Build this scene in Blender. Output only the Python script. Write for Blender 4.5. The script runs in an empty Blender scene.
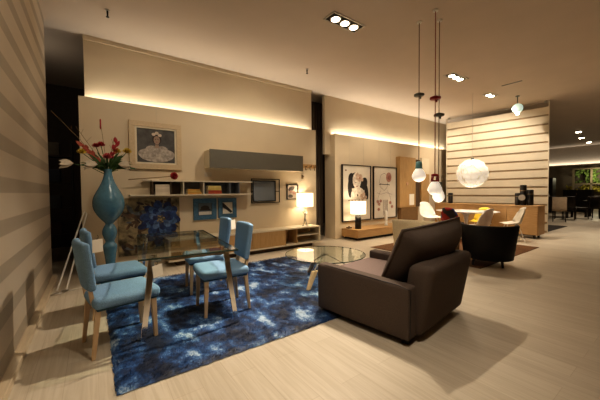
import bpy, bmesh, math, random
from mathutils import Vector, Matrix, Euler, noise
random.seed(7)
SC = bpy.context.scene
COL = SC.collection
PI = math.pi
R = math.radians

# ------------------------------------------------------------------ materials
MATS = {}
def mat(name, col, rough=.6, metal=0., var=.08, scale=12., bump=0., emit=None, est=0., coat=0., trans=0., alpha=1., stretch=None, spec=None):
    if name in MATS: return MATS[name]
    m = bpy.data.materials.new(name); m.use_nodes = True
    nt = m.node_tree; N = nt.nodes; L = nt.links
    b = N['Principled BSDF']
    b.inputs['Roughness'].default_value = rough
    b.inputs['Metallic'].default_value = metal
    b.inputs['Coat Weight'].default_value = coat
    b.inputs['Transmission Weight'].default_value = trans
    b.inputs['Alpha'].default_value = alpha
    if spec is not None: b.inputs['Specular IOR Level'].default_value = spec
    c = (*col, 1)
    tc = N.new('ShaderNodeTexCoord'); mp = N.new('ShaderNodeMapping'); L.new(tc.outputs['Object'], mp.inputs['Vector'])
    if stretch: mp.inputs['Scale'].default_value = stretch
    nz = N.new('ShaderNodeTexNoise'); nz.inputs['Scale'].default_value = scale; nz.inputs['Detail'].default_value = 4
    L.new(mp.outputs['Vector'], nz.inputs['Vector'])
    rp = N.new('ShaderNodeValToRGB')
    rp.color_ramp.elements[0].position = .3; rp.color_ramp.elements[1].position = .7
    rp.color_ramp.elements[0].color = tuple(max(0, v*(1-var)) for v in col)+(1,)
    rp.color_ramp.elements[1].color = tuple(min(1, v*(1+var)) for v in col)+(1,)
    L.new(nz.outputs['Fac'], rp.inputs['Fac']); L.new(rp.outputs['Color'], b.inputs['Base Color'])
    if bump:
        bp = N.new('ShaderNodeBump'); bp.inputs['Strength'].default_value = bump; bp.inputs['Distance'].default_value = .01
        L.new(nz.outputs['Fac'], bp.inputs['Height']); L.new(bp.outputs['Normal'], b.inputs['Normal'])
    if emit:
        b.inputs['Emission Color'].default_value = (*emit, 1); b.inputs['Emission Strength'].default_value = est
    MATS[name] = m
    return m

def wood(name, c1, c2, axis=0, rough=.45, sc=5.):
    s = [14, 14, 14]; s[axis] = 1.0
    m = mat(name, c1, rough, 0, .1, sc, .05, stretch=tuple(s))
    r = [n for n in m.node_tree.nodes if n.type == 'VALTORGB'][0]
    r.color_ramp.elements[0].color = (*c1, 1); r.color_ramp.elements[1].color = (*c2, 1)
    return m

WALL = mat('warm_plaster', (.67, .565, .41), .8, var=.02, scale=3)
CEIL = mat('ceiling_paint', (.64, .545, .455), .9, var=.02, scale=2)
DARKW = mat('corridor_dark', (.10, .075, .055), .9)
BROWNC = mat('brown_curtain', (.24, .185, .14), .85, var=.3, scale=6, stretch=(40, 40, .3))
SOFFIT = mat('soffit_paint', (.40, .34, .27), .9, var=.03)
CREAM = mat('cream_lacquer', (.70, .62, .47), .4, var=.02)
WHITE = mat('white_lacquer', (.78, .75, .69), .35, var=.02)
GREY = mat('taupe_grey_lacquer', (.155, .145, .115), .45, var=.03)
SLATE = mat('blue_grey_panel', (.15, .16, .185), .5, var=.08)
DBROWN = mat('dark_brown_recess', (.09, .055, .03), .7)
OAK = wood('honey_oak', (.42, .25, .105), (.52, .33, .15), 0)
OAKY = wood('honey_oak_cross', (.40, .23, .09), (.50, .31, .14), 1)
OAKZ = wood('honey_oak_upright', (.40, .245, .095), (.52, .33, .15), 2)
BEECH = wood('pale_beech', (.62, .43, .25), (.72, .53, .33), 2)
BLUEF = mat('teal_blue_fabric', (.21, .36, .54), .85, var=.22, scale=160, bump=.3)
BLUED = mat('dark_teal_piping', (.05, .11, .15), .85, var=.2, scale=120)
BROWNF = mat('brown_sofa_fabric', (.105, .077, .062), .92, var=.25, scale=230, bump=.35)
MAUVEF = mat('mauve_brown_fabric', (.21, .155, .14), .92, var=.2, scale=230, bump=.3)
LEATH = mat('black_leather', (.012, .010, .009), .6, var=.3, scale=60, bump=.1, spec=.2)
CREAMF = mat('cream_weave', (.66, .56, .38), .9, var=.18, scale=140, bump=.5)
CHROME = mat('polished_chrome', (.70, .68, .66), .06, 1., var=.02)
STEEL = mat('brushed_steel', (.55, .52, .48), .3, 1., var=.05)
BLACK = mat('black_ceramic', (.012, .011, .012), .35, var=.2)
BLACKM = mat('black_metal', (.02, .018, .018), .4, .3)
SHADE = mat('lit_lamp_shade', (.95, .85, .65), .8, var=.01, emit=(1., .80, .52), est=1.7)
BULB = mat('glowing_bulb_glass', (.95, .92, .85), .3, var=.01, emit=(1., .87, .72), est=.45)
BALL = mat('glowing_ball_lace', (.95, .92, .85), .5, var=.05, scale=20, emit=(1., .88, .70), est=.42)
HALO = mat('glowing_halogen', (1, 1, 1), .4, emit=(1., .85, .62), est=30.)
REDL = mat('red_lacquer', (.35, .02, .02), .3)
TEALL = mat('teal_lamp_cap', (.18, .42, .45), .4)
GREYG = mat('grey_cord_grip', (.16, .17, .15), .5)
CORD = mat('pendant_cord', (.20, .13, .09), .7)
RCORD = mat('red_cord', (.33, .07, .04), .7)
PAPER = mat('white_card', (.88, .82, .70), .7, var=.02)
VASEM = mat('blue_glazed_ceramic', (.10, .245, .35), .22, var=.10, scale=25, bump=.05, coat=.4)
GREENM = mat('leaf_green', (.05, .11, .025), .6, var=.4, scale=30)
REDP = mat('red_petal', (.38, .03, .035), .6, var=.3, scale=30)
ORNG = mat('orange_petal', (.42, .09, .05), .6, var=.3, scale=30)
YELP = mat('yellow_petal', (.62, .46, .07), .6, var=.25, scale=30)
WHTP = mat('cream_petal', (.60, .52, .40), .6, var=.1, scale=30)
TWIG = mat('dry_twig', (.25, .17, .08), .8)
FRAMEP = mat('pale_frame_wood', (.60, .47, .30), .5, var=.08, scale=30)
FRAMEB = mat('teal_painted_frame', (.06, .15, .24), .6, var=.35, scale=50)
MIRR = mat('dim_mirror', (.20, .225, .25), .25, .2, var=.02)
BASEB = wood('baseboard_wood', (.56, .46, .33), (.64, .53, .38), 1)

def glass(name, tint=(.93, .97, .93)):
    m = bpy.data.materials.new(name); m.use_nodes = True
    nt = m.node_tree; N = nt.nodes; L = nt.links
    N.remove(N['Principled BSDF'])
    o = N['Material Output']
    t = N.new('ShaderNodeBsdfTransparent'); t.inputs[0].default_value = (*tint, 1)
    g = N.new('ShaderNodeBsdfGlossy'); g.inputs['Roughness'].default_value = .02
    f = N.new('ShaderNodeFresnel'); f.inputs[0].default_value = 1.5
    mu = N.new('ShaderNodeMath'); mu.operation = 'MULTIPLY_ADD'; mu.inputs[1].default_value = 1.3; mu.inputs[2].default_value = .01
    ge = N.new('ShaderNodeNewGeometry'); iv = N.new('ShaderNodeMath'); iv.operation = 'SUBTRACT'; iv.inputs[0].default_value = 1; L.new(ge.outputs['Backfacing'], iv.inputs[1])
    m2_ = N.new('ShaderNodeMath'); m2_.operation = 'MULTIPLY'; L.new(iv.outputs[0], m2_.inputs[1])
    x = N.new('ShaderNodeMixShader')
    L.new(f.outputs[0], mu.inputs[0]); L.new(mu.outputs[0], m2_.inputs[0]); L.new(m2_.outputs[0], x.inputs[0]); L.new(t.outputs[0], x.inputs[1]); L.new(g.outputs[0], x.inputs[2])
    L.new(x.outputs[0], o.inputs[0])
    return m
GLASS = glass('clear_glass')
GEDGE = mat('glass_edge', (.06, .09, .075), .15, var=.02)

def floor_mat():
    m = bpy.data.materials.new('oak_laminate_planks'); m.use_nodes = True
    nt = m.node_tree; N = nt.nodes; L = nt.links; b = N['Principled BSDF']
    tc = N.new('ShaderNodeTexCoord')
    mp = N.new('ShaderNodeMapping'); mp.inputs['Rotation'].default_value = (0, 0, PI/2); L.new(tc.outputs['Object'], mp.inputs['Vector'])
    br = N.new('ShaderNodeTexBrick')
    br.inputs['Scale'].default_value = 1; br.inputs['Brick Width'].default_value = 1.4; br.inputs['Row Height'].default_value = .19
    br.inputs['Mortar Size'].default_value = .0022; br.inputs['Mortar Smooth'].default_value = .3; br.offset = .37
    br.inputs['Color1'].default_value = (.58, .51, .41, 1); br.inputs['Color2'].default_value = (.63, .56, .455, 1)
    br.inputs['Mortar'].default_value = (.52, .445, .345, 1)
    L.new(mp.outputs[0], br.inputs['Vector'])
    m2 = N.new('ShaderNodeMapping'); m2.inputs['Scale'].default_value = (34, 1.6, 1); L.new(tc.outputs['Object'], m2.inputs['Vector'])
    nz = N.new('ShaderNodeTexNoise'); nz.inputs['Scale'].default_value = 1.; nz.inputs['Detail'].default_value = 6; nz.inputs['Distortion'].default_value = 1.2
    L.new(m2.outputs[0], nz.inputs['Vector'])
    rp = N.new('ShaderNodeValToRGB'); rp.color_ramp.elements[0].position = .35; rp.color_ramp.elements[0].color = (.86, .84, .80, 1)
    rp.color_ramp.elements[1].position = .60; rp.color_ramp.elements[1].color = (1, 1, 1, 1)
    L.new(nz.outputs['Fac'], rp.inputs['Fac'])
    mx = N.new('ShaderNodeMix'); mx.data_type = 'RGBA'; mx.blend_type = 'MULTIPLY'; mx.inputs[0].default_value = .8
    L.new(br.outputs['Color'], mx.inputs[6]); L.new(rp.outputs[0], mx.inputs[7]); L.new(mx.outputs[2], b.inputs['Base Color'])
    b.inputs['Roughness'].default_value = .42; b.inputs['Specular IOR Level'].default_value = .35
    return m

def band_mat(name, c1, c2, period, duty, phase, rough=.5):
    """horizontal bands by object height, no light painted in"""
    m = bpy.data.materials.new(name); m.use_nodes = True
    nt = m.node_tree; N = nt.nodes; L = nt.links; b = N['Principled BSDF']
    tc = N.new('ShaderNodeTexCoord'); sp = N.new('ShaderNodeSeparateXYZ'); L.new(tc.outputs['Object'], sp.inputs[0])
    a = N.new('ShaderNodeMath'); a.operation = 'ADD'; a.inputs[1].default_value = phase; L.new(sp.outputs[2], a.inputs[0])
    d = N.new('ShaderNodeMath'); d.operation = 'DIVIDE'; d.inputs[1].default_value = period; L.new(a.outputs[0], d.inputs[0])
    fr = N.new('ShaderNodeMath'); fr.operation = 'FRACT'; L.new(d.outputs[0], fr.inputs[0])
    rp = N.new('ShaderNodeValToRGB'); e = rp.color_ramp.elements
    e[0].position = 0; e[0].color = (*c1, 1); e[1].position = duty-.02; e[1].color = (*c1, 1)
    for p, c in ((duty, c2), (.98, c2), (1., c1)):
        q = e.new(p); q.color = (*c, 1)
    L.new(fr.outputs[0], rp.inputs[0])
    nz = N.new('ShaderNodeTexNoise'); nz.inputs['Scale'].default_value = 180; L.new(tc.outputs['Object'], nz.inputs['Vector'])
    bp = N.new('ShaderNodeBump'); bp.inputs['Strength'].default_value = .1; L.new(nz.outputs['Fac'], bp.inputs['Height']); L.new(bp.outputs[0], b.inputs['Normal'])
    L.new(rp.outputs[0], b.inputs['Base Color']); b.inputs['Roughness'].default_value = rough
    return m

def rug_mat():
    m = bpy.data.materials.new('navy_shag'); m.use_nodes = True
    nt = m.node_tree; N = nt.nodes; L = nt.links; b = N['Principled BSDF']
    tc = N.new('ShaderNodeTexCoord')
    mp = N.new('ShaderNodeMapping'); mp.inputs['Scale'].default_value = (1.15, .75, .0); mp.inputs['Rotation'].default_value = (0, 0, .0); L.new(tc.outputs['Object'], mp.inputs['Vector'])
    n1 = N.new('ShaderNodeTexNoise'); n1.inputs['Scale'].default_value = 3.6; n1.inputs['Detail'].default_value = 5; n1.inputs['Roughness'].default_value = .62; n1.inputs['Distortion'].default_value = .0
    L.new(mp.outputs[0], n1.inputs['Vector'])
    n2 = N.new('ShaderNodeTexNoise'); n2.inputs['Scale'].default_value = 60; n2.inputs['Detail'].default_value = 2
    L.new(mp.outputs[0], n2.inputs['Vector'])
    ma = N.new('ShaderNodeMath'); ma.operation = 'MULTIPLY_ADD'; ma.inputs[1].default_value = .18; L.new(n2.outputs['Fac'], ma.inputs[0]); L.new(n1.outputs['Fac'], ma.inputs[2])
    rp = N.new('ShaderNodeValToRGB'); e = rp.color_ramp.elements
    e[0].position = .50; e[0].color = (.003, .008, .028, 1); e[1].position = .575; e[1].color = (.007, .030, .10, 1)
    for p, c in ((.625, (.016, .065, .20)), (.675, (.08, .18, .36)), (.74, (.42, .54, .66))):
        q = e.new(p); q.color = (*c, 1)
    L.new(ma.outputs[0], rp.inputs[0]); L.new(rp.outputs[0], b.inputs['Base Color'])
    b.inputs['Roughness'].default_value = .55; b.inputs['Sheen Weight'].default_value = .1; b.inputs['Sheen Tint'].default_value = (.4, .6, 1, 1)
    return m

# ------------------------------------------------------------------ mesh helpers
class MB:
    def __init__(s): s.bm = bmesh.new(); s.mi = 0; s.mats = []
    def use(s, m):
        if m not in s.mats: s.mats.append(m)
        s.mi = s.mats.index(m); return s
    def _f(s, vs):
        try: f = s.bm.faces.new(vs); f.material_index = s.mi; return f
        except ValueError: return None
    def hexa(s, pts):
        v = [s.bm.verts.new(p) for p in pts]
        for q in ((3, 2, 1, 0), (4, 5, 6, 7), (0, 1, 5, 4), (1, 2, 6, 5), (2, 3, 7, 6), (3, 0, 4, 7)): s._f([v[i] for i in q])
        return v
    def box(s, x0, x1, y0, y1, z0, z1, M=None):
        p = [Vector(q) for q in ((x0, y0, z0), (x1, y0, z0), (x1, y1, z0), (x0, y1, z0), (x0, y0, z1), (x1, y0, z1), (x1, y1, z1), (x0, y1, z1))]
        if M: p = [M @ q for q in p]
        s.hexa(p); return s
    def taper(s, a, b, ra, rb):
        """square-section bar from a to b, half sizes ra=(x,y), rb"""
        a = Vector(a); b = Vector(b)
        p = [a+Vector((i*ra[0], j*ra[1], 0)) for i, j in ((-1, -1), (1, -1), (1, 1), (-1, 1))]+[b+Vector((i*rb[0], j*rb[1], 0)) for i, j in ((-1, -1), (1, -1), (1, 1), (-1, 1))]
        s.hexa(p); return s
    def rbox(s, x0, x1, y0, y1, z0, z1, r=.03, seg=4, puff=0., M=None):
        """rounded box, faces subdivided and puffed"""
        t = bmesh.new(); bmesh.ops.create_cube(t, size=1)
        for v in t.verts: v.co = Vector(((x0+x1)/2+v.co.x*(x1-x0), (y0+y1)/2+v.co.y*(y1-y0), (z0+z1)/2+v.co.z*(z1-z0)))
        bmesh.ops.bevel(t, geom=list(t.edges), offset=r, segments=seg, profile=.5, affect='EDGES')
        if puff:
            big = [f for f in t.faces if f.calc_area() > r*r*4]
            es = list({e for f in big for e in f.edges})
            bmesh.ops.subdivide_edges(t, edges=es, cuts=7, use_grid_fill=True)
            cx, cy, cz = (x0+x1)/2, (y0+y1)/2, (z0+z1)/2
            for v in t.verts:
                u = (v.co.x-cx)/(x1-x0)*2; w = (v.co.y-cy)/(y1-y0)*2; h = (v.co.z-cz)/(z1-z0)*2
                q = [u, w, h]; d = [0, 0, 0]
                for i in range(3):
                    j, k = (i+1) % 3, (i+2) % 3
                    d[i] = puff*q[i]*max(0, 1-q[j]**2)*max(0, 1-q[k]**2)
                v.co += Vector(d)
        s.merge(t, M); return s
    def merge(s, t, M=None):
        mp = {}
        for v in t.verts: mp[v] = s.bm.verts.new((M @ v.co) if M else v.co)
        for f in t.faces: s._f([mp[v] for v in f.verts])
        t.free()
    def lathe(s, prof, seg=28, c=(0, 0), M=None, sx=1, sy=1, cap=True):
        rings = []
        for r, z in prof:
            rings.append([s.bm.verts.new((M @ Vector((c[0]+sx*r*math.cos(2*PI*i/seg), c[1]+sy*r*math.sin(2*PI*i/seg), z))) if M else (c[0]+sx*r*math.cos(2*PI*i/seg), c[1]+sy*r*math.sin(2*PI*i/seg), z)) for i in range(seg)])
        for a, b in zip(rings, rings[1:]):
            for i in range(seg): s._f([a[i], a[(i+1) % seg], b[(i+1) % seg], b[i]])
        if cap: s._f(rings[0][::-1]); s._f(rings[-1])
        return s
    def tube(s, pts, r, seg=8, cap=True):
        pts = [Vector(p) for p in pts]; rr = r if isinstance(r, (list, tuple)) else [r]*len(pts)
        rings = []; n = None
        for i, p in enumerate(pts):
            d = (pts[min(i+1, len(pts)-1)]-pts[max(i-1, 0)]).normalized()
            if n is None: n = d.orthogonal().normalized()
            n = (n-d*n.dot(d)).normalized(); b = d.cross(n)
            rings.append([s.bm.verts.new(p+(n*math.cos(2*PI*k/seg)+b*math.sin(2*PI*k/seg))*rr[i]) for k in range(seg)])
        for a, b in zip(rings, rings[1:]):
            for i in range(seg): s._f([a[i], a[(i+1) % seg], b[(i+1) % seg], b[i]])
        if cap: s._f(rings[0][::-1]); s._f(rings[-1])
        return s
    def ball(s, c, r, sub=3, sc=(1, 1, 1)):
        t = bmesh.new(); bmesh.ops.create_icosphere(t, subdivisions=sub, radius=r)
        s.merge(t, Matrix.Translation(c) @ Matrix.Diagonal((*sc, 1))); return s
    def poly(s, pts): s._f([s.bm.verts.new(p) for p in pts]); return s
    def leaf(s, a, b, w, n=(0, 0, 1), bend=0.):
        a = Vector(a); b = Vector(b); d = b-a; sd = d.cross(Vector(n)).normalized()
        rows = []
        for t, k in ((0, .12), (.25, .75), (.5, 1), (.75, .7), (1, .03)):
            c = a+d*t+Vector((0, 0, bend*4*t*(1-t)))
            rows.append((s.bm.verts.new(c-sd*w*k), s.bm.verts.new(c-Vector((0, 0, w*.25))), s.bm.verts.new(c+sd*w*k)))
        for p, q in zip(rows, rows[1:]):
            s._f([p[0], p[1], q[1], q[0]]); s._f([p[1], p[2], q[2], q[1]])
        return s
    def build(s, name, m=None, parent=None, smooth=False, bevel=0., loc=None, rot=None):
        if not s.mats: s.mats = [m]
        bmesh.ops.recalc_face_normals(s.bm, faces=s.bm.faces)
        me = bpy.data.meshes.new(name); s.bm.to_mesh(me); s.bm.free()
        for q in s.mats: me.materials.append(q)
        if smooth:
            for p in me.polygons: p.use_smooth = True
        o = bpy.data.objects.new(name, me); COL.objects.link(o)
        if parent: o.parent = parent
        if loc: o.location = loc
        if rot: o.rotation_euler = rot
        if bevel:
            b = o.modifiers.new('soft_edge', 'BEVEL'); b.width = bevel; b.segments = 2; b.limit_method = 'ANGLE'
        return o

def tag(o, label, cat, group=None, kind=None):
    o['label'] = label; o['category'] = cat
    if group: o['group'] = group
    if kind: o['kind'] = kind
    return o
def thing(name, label, cat, loc=(0, 0, 0), rz=0, group=None):
    o = bpy.data.objects.new(name, None); COL.objects.link(o); o.empty_display_size = .1
    o.location = loc; o.rotation_euler = (0, 0, rz)
    return tag(o, label, cat, group)
def struct(o, label=None):
    o['kind'] = 'structure'
    if label: o['label'] = label
    return o
def kids(o): return [c for c in bpy.data.objects if c.parent == o]
def dup(o, loc=None, rz=None, label=None, group=None, parent=None):
    c = o.copy(); COL.objects.link(c)
    if parent is not None: c.parent = parent
    if loc is not None: c.location = loc
    if rz is not None: c.rotation_euler = (0, 0, rz)
    if label: c['label'] = label
    if group: c['group'] = group
    for k in kids(o): dup(k, parent=c)
    return c

# ------------------------------------------------------------------ camera (17 mm class lens)
cam = bpy.data.cameras.new('camera'); co = bpy.data.objects.new('camera', cam); COL.objects.link(co); SC.camera = co
f, yaw, pit, roll = 289.3, .6210, .02953, -.00921
fw = Vector((math.sin(yaw)*math.cos(pit), math.cos(yaw)*math.cos(pit), -math.sin(pit)))
r_ = Vector((math.cos(yaw), -math.sin(yaw), 0)); u_ = r_.cross(fw)
r2 = r_*math.cos(roll)+u_*math.sin(roll); u2 = -r_*math.sin(roll)+u_*math.cos(roll)
co.matrix_world = Matrix(((r2.x, u2.x, -fw.x, 0), (r2.y, u2.y, -fw.y, 0), (r2.z, u2.z, -fw.z, 1.3), (0, 0, 0, 1)))
cam.sensor_width = 36; cam.lens = f*36/600; cam.clip_start = .05; cam.clip_end = 80

# ------------------------------------------------------------------ the room
H = 3.88
YW = 5.75
XL = -.53
struct(MB().box(-3.5, 27, -4, 9, -.1, 0).build('floor', floor_mat()))
struct(MB().box(-3.5, 27, -4, 9, H, H+.1).build('ceiling', CEIL))
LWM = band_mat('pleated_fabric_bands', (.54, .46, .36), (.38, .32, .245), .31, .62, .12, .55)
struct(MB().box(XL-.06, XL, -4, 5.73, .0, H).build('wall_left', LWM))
struct(MB().box(XL, XL+.06, -4, 5.72, 0, .06).build('baseboard_left', BASEB, bevel=.005))
struct(MB().box(-3.5, 27, -4.1, -4, 0, H).build('wall_front', WALL))
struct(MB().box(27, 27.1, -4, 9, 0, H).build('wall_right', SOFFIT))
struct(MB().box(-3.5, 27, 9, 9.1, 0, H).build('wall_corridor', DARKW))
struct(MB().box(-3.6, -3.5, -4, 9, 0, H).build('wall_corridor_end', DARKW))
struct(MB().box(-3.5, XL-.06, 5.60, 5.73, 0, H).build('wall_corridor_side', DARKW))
# panelled wall behind the dining set, with its set-back upper part
pm = MB(); pm.box(-.15, 4.62, YW, YW+.05, 0, 2.84)
struct(pm.build('wall_back', WALL))
struct(MB().box(-.07, 4.62, 5.92, 6.02, 0, H).build('wall_back_upper', WALL))
struct(MB().box(-.07, 4.62, 5.90, 5.92, H-.07, H).build('trim_1', WALL))
p2 = MB(); p2.box(5.30, 12.6, 5.78, 5.83, 0, 2.84).box(5.30, 5.35, 5.83, 6.2, 0, 2.84)
struct(p2.build('wall_alcove', WALL))
struct(MB().box(5.11, 12.6, 5.97, 6.07, 2.3, H).build('wall_alcove_upper', WALL))
cu = MB()
for i in range(26):
    x = 4.3+i*.05; cu.box(x, x+.036, 6.6+.02*(i % 2), 6.66+.02*(i % 2), 0, H)
tag(cu.build('slatted_curtain', BROWNC), 'dark brown vertical pleated curtain filling the gap between the two tall wall panels', 'curtain')
# far end : lowered soffit, recess with a window
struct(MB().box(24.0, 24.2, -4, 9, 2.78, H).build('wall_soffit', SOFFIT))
struct(MB().box(26.8, 26.9, -4, 9, 0, 2.85).build('wall_end', mat('end_wall_brown', (.16, .13, .10), .9)))

# left corridor: dim shapes
t = thing('clothes_rail', 'dim dark shelving tower standing in the unlit corridor behind the left wall', 'shelving', (-.62, 7.3, 0))
fm = MB()
for x in (-.3, .3): fm.box(x-.015, x+.015, -.2, .2, 0, 2.3)
fm.build('frame', mat('dim_grey', (.06, .055, .05), .6), t)
for z in (.5, 1.0, 1.5, 2.0): MB().box(-.285, .285, -.19, .19, z, z+.025).build('shelf', mat('dim_brown', (.07, .05, .035), .6), t)
for i, (z, c, w) in enumerate(((.525, (.10, .06, .05), 'dark reddish box on the lowest'), (1.025, (.09, .09, .09), 'grey box on the second lowest'), (1.525, (.06, .07, .10), 'blue-grey box on the third'), (2.025, (.12, .10, .07), 'tan box on the topmost'))):
    tag(MB().box(-.85, -.50, 7.16, 7.42, z, z+.24).build('storage_box', mat('box_c%d' % i, c, .7), bevel=.01), w+' shelf of the dim corridor tower', 'box')
t.name = 'shelving_tower'

# ------------------------------------------------------------------ cove lights
def area(name, loc, rot, sx, sy, power, col=(1, .91, .76)):
    l = bpy.data.lights.new(name, 'AREA'); l.shape = 'RECTANGLE'; l.size = sx; l.size_y = sy; l.energy = power; l.color = col
    o = bpy.data.objects.new(name, l); COL.objects.link(o); o.location = loc; o.rotation_euler = rot; return o
WARM = (1, .85, .665)
def spot(loc, tgt, power, ang=70, blend=.5, r=.03, col=WARM):
    l = bpy.data.lights.new('ceiling_and_fill_spot', 'SPOT'); l.energy = power; l.spot_size = R(ang); l.spot_blend = blend; l.shadow_soft_size = r; l.color = col
    o = bpy.data.objects.new('ceiling_and_fill_spot', l); COL.objects.link(o); o.location = loc
    o.rotation_euler = (Vector(tgt)-Vector(loc)).to_track_quat('-Z', 'Y').to_euler(); return o
def point(loc, power, r=.1, col=WARM):
    l = bpy.data.lights.new('lamp_and_fill_light', 'POINT'); l.energy = power; l.shadow_soft_size = r; l.color = col
    o = bpy.data.objects.new('lamp_and_fill_light', l); COL.objects.link(o); o.location = loc; return o
area('cove_light', (2.25, 5.86, 2.80), (PI, 0, 0), 4.6, .06, 18)
area('cove_light', (8.3, 5.90, 2.80), (PI, 0, 0), 5.9, .06, 36)
area('cove_light', (23.9, 3.5, 2.80), (0, R(200), 0), .1, 9, 34)

# ------------------------------------------------------------------ downlights
def downlight(x, y, label, n=3):
    t = thing('recessed_downlight', label, 'ceiling light', (x, y, H), 0, 'recessed ceiling downlights')
    fr = MB(); w = .11*n
    fr.box(-w, w, -.12, -.10, -.012, 0).box(-w, w, .10, .12, -.012, 0).box(-w, -w+.02, -.10, .10, -.012, 0).box(w-.02, w, -.10, .10, -.012, 0)
    fr.build('frame', STEEL, t)
    MB().box(-w+.02, w-.02, -.10, .10, -.004, 0).build('backing', BLACKM, t)
    for i in range(n):
        cx = (i-(n-1)/2)*.19
        rg = MB().lathe([(.05, -.02), (.085, -.02), (.085, -.004), (.05, -.004)], 24, (cx, 0)).build('lamp_ring', STEEL, t)
        MB().lathe([(.052, -.017), (.06, -.024), (.001, -.026)], 20, (cx, 0), cap=False).build('lamp', HALO, t)
    return t
downlight(3.2, 3.25, 'large three-lamp recessed downlight in the ceiling above the brown armchair')
downlight(6.81, 3.35, 'three-lamp recessed downlight in the ceiling just behind the pendant cords')
downlight(8.87, 3.45, 'small-looking recessed downlight in the ceiling before the slatted partition', 2)
downlight(1.3, .6, 'added unseen downlight overhead between the glass dining table and the viewer')  # fixture added out of view to carry the foreground fill
for k, (x, y) in enumerate(((17.6, 3.3), (19.8, 3.6), (22.0, 3.7))):
    t = thing('track_spotlight', ('first', 'second', 'third')[k]+' small round spotlight from the slatted partition on the far ceiling', 'ceiling light', (x, y, H), 0, 'small round spotlights on the far ceiling')
    MB().lathe([(.12, -.06), (.12, 0)], 16).build('housing', WHITE, t)
    MB().lathe([(.09, -.075), (.09, -.06)], 16).build('lamp', HALO, t)
    t.scale = (1, 1, 1)
# ceiling bits: sprinkler heads, slot
for (x, y, lb) in ((.23, 4.95, 'small hanging sprinkler head in the ceiling above the framed bust picture'), (3.74, 4.93, 'small sprinkler head in the ceiling near the gap between the wall panels')):
    t = thing('sprinkler_head', lb, 'sprinkler', (x, y, H), 0, 'ceiling sprinkler heads')
    MB().lathe([(.03, -.012), (.03, 0)], 14).build('rosette', STEEL, t)
    MB().lathe([(.009, -.09), (.012, -.03), (.012, -.012)], 10).lathe([(.022, -.096), (.022, -.09)], 10).build('nozzle', BLACKM, t)
tag(MB().box(8.31, 8.35, 2.56, 2.98, H-.012, H).build('ceiling_slot', GREYG), 'thin dark linear slot in the ceiling right of the downlights', 'ceiling slot')
# glass ball spotlight by the partition
t = thing('glass_ball_lamp', 'small bright glass ball lamp hanging from the ceiling before the slatted partition', 'pendant lamp', (9.6, 3.05, H))
MB().tube([(0, 0, 0), (0, 0, -.22)], .012).build('stem', GREYG, t)
MB().lathe([(.05, -.02), (.05, 0)], 16).build('ceiling_rose', GREYG, t)
MB().ball((0, 0, -.34), .13).build('glass_globe', mat('pale_teal_globe', (.6, .8, .75), .2, emit=(.8, 1, .85), est=.5), t, True)
MB().ball((0, 0, -.47), .05, 2).build('bulb', HALO, t, True)

# ------------------------------------------------------------------ shag rug
def shag():
    RM = rug_mat()
    t = thing('shag_rug', 'large navy and light blue mottled shag rug under the glass dining table', 'rug', (0, 0, 0))
    x0, x1, y0, y1 = .09, 3.17, 2.16, 4.78
    m = MB(); nx, ny = 150, 128; g = []
    for j in range(ny+1):
        row = []
        for i in range(nx+1):
            x = x0+(x1-x0)*i/nx; y = y0+(y1-y0)*j/ny
            e = min(i, nx-i, j, ny-j)
            h = .006 if e == 0 else (.02 if e == 1 else .026)+.010*noise.noise((x*14, y*14, 0))+.006*noise.noise((x*37, y*37, 3))
            jx = .012*noise.noise((x*20, y*20, 9)) if e == 0 else 0
            row.append(m.bm.verts.new((x+jx, y+jx, h)))
        g.append(row)
    for j in range(ny):
        for i in range(nx): m._f([g[j][i], g[j][i+1], g[j+1][i+1], g[j+1][i]])
    m.build('backing', RM, t, True)
    p = MB(); bm = p.bm
    for k in range(60000):
        x = random.uniform(x0, x1); y = random.uniform(y0, y1)
        a = 3*noise.noise((x*3, y*3, 5))+random.gauss(0, .7); l = random.uniform(.012, .03)
        w = .0022; h = .020; dx = math.cos(a)*l; dy = math.sin(a)*l
        v = [bm.verts.new(q) for q in ((x-dy/l*w, y+dx/l*w, h), (x+dy/l*w, y-dx/l*w, h), (x+dx, y+dy, h+random.uniform(.010, .022)))]
        bm.faces.new(v)
    me = bpy.data.meshes.new('pile'); bm.to_mesh(me); bm.free(); me.materials.append(RM)
    o = bpy.data.objects.new('pile', me); COL.objects.link(o); o.parent = t; o['kind'] = 'stuff'
shag()
RT = .032   # pile height where feet stand

# ------------------------------------------------------------------ glass dining table
t = thing('glass_dining_table', 'rectangular clear glass dining table on chrome legs between the blue chairs', 'dining table', (.29, 2.70, RT), R(-6))
tw, tl = .84, 1.65
MB().box(0, tw, 0, tl, .705, .717).build('tabletop', GLASS, t)
MB().box(-.001, tw+.001, -.003, .0, .704, .718).box(-.003, 0, -.001, tl, .704, .718).box(tw, tw+.003, -.001, tl, .704, .718).box(-.001, tw+.001, tl, tl+.003, .704, .718).build('tabletop_edge', GEDGE, t)
for i, (sx, sy) in enumerate(((0, 0), (1, 0), (1, 1), (0, 1))):
    tx = .10+sx*(tw-.20); ty = .07+sy*(tl-.14); bx = .0+sx*tw; by = .0+sy*tl
    lg = MB().taper((bx+(.02 if sx == 0 else -.02), by+(.02 if sy == 0 else -.02), 0), (tx, ty, .70), (.022, .010), (.026, .012)).build('leg', CHROME, t, bevel=.002)
    MB().lathe([(.02, .697), (.02, .704)], 16, (tx, ty)).lathe([(.014, .717), (.014, .722)], 16, (tx, ty)).build('fixing', STEEL, lg)
MB().box(.10, tw-.10, .055, .085, .672, .697).build('rail', CHROME, t)
MB().box(.10, tw-.10, tl-.085, tl-.055, .672, .697).build('rail', CHROME, t)

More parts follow.
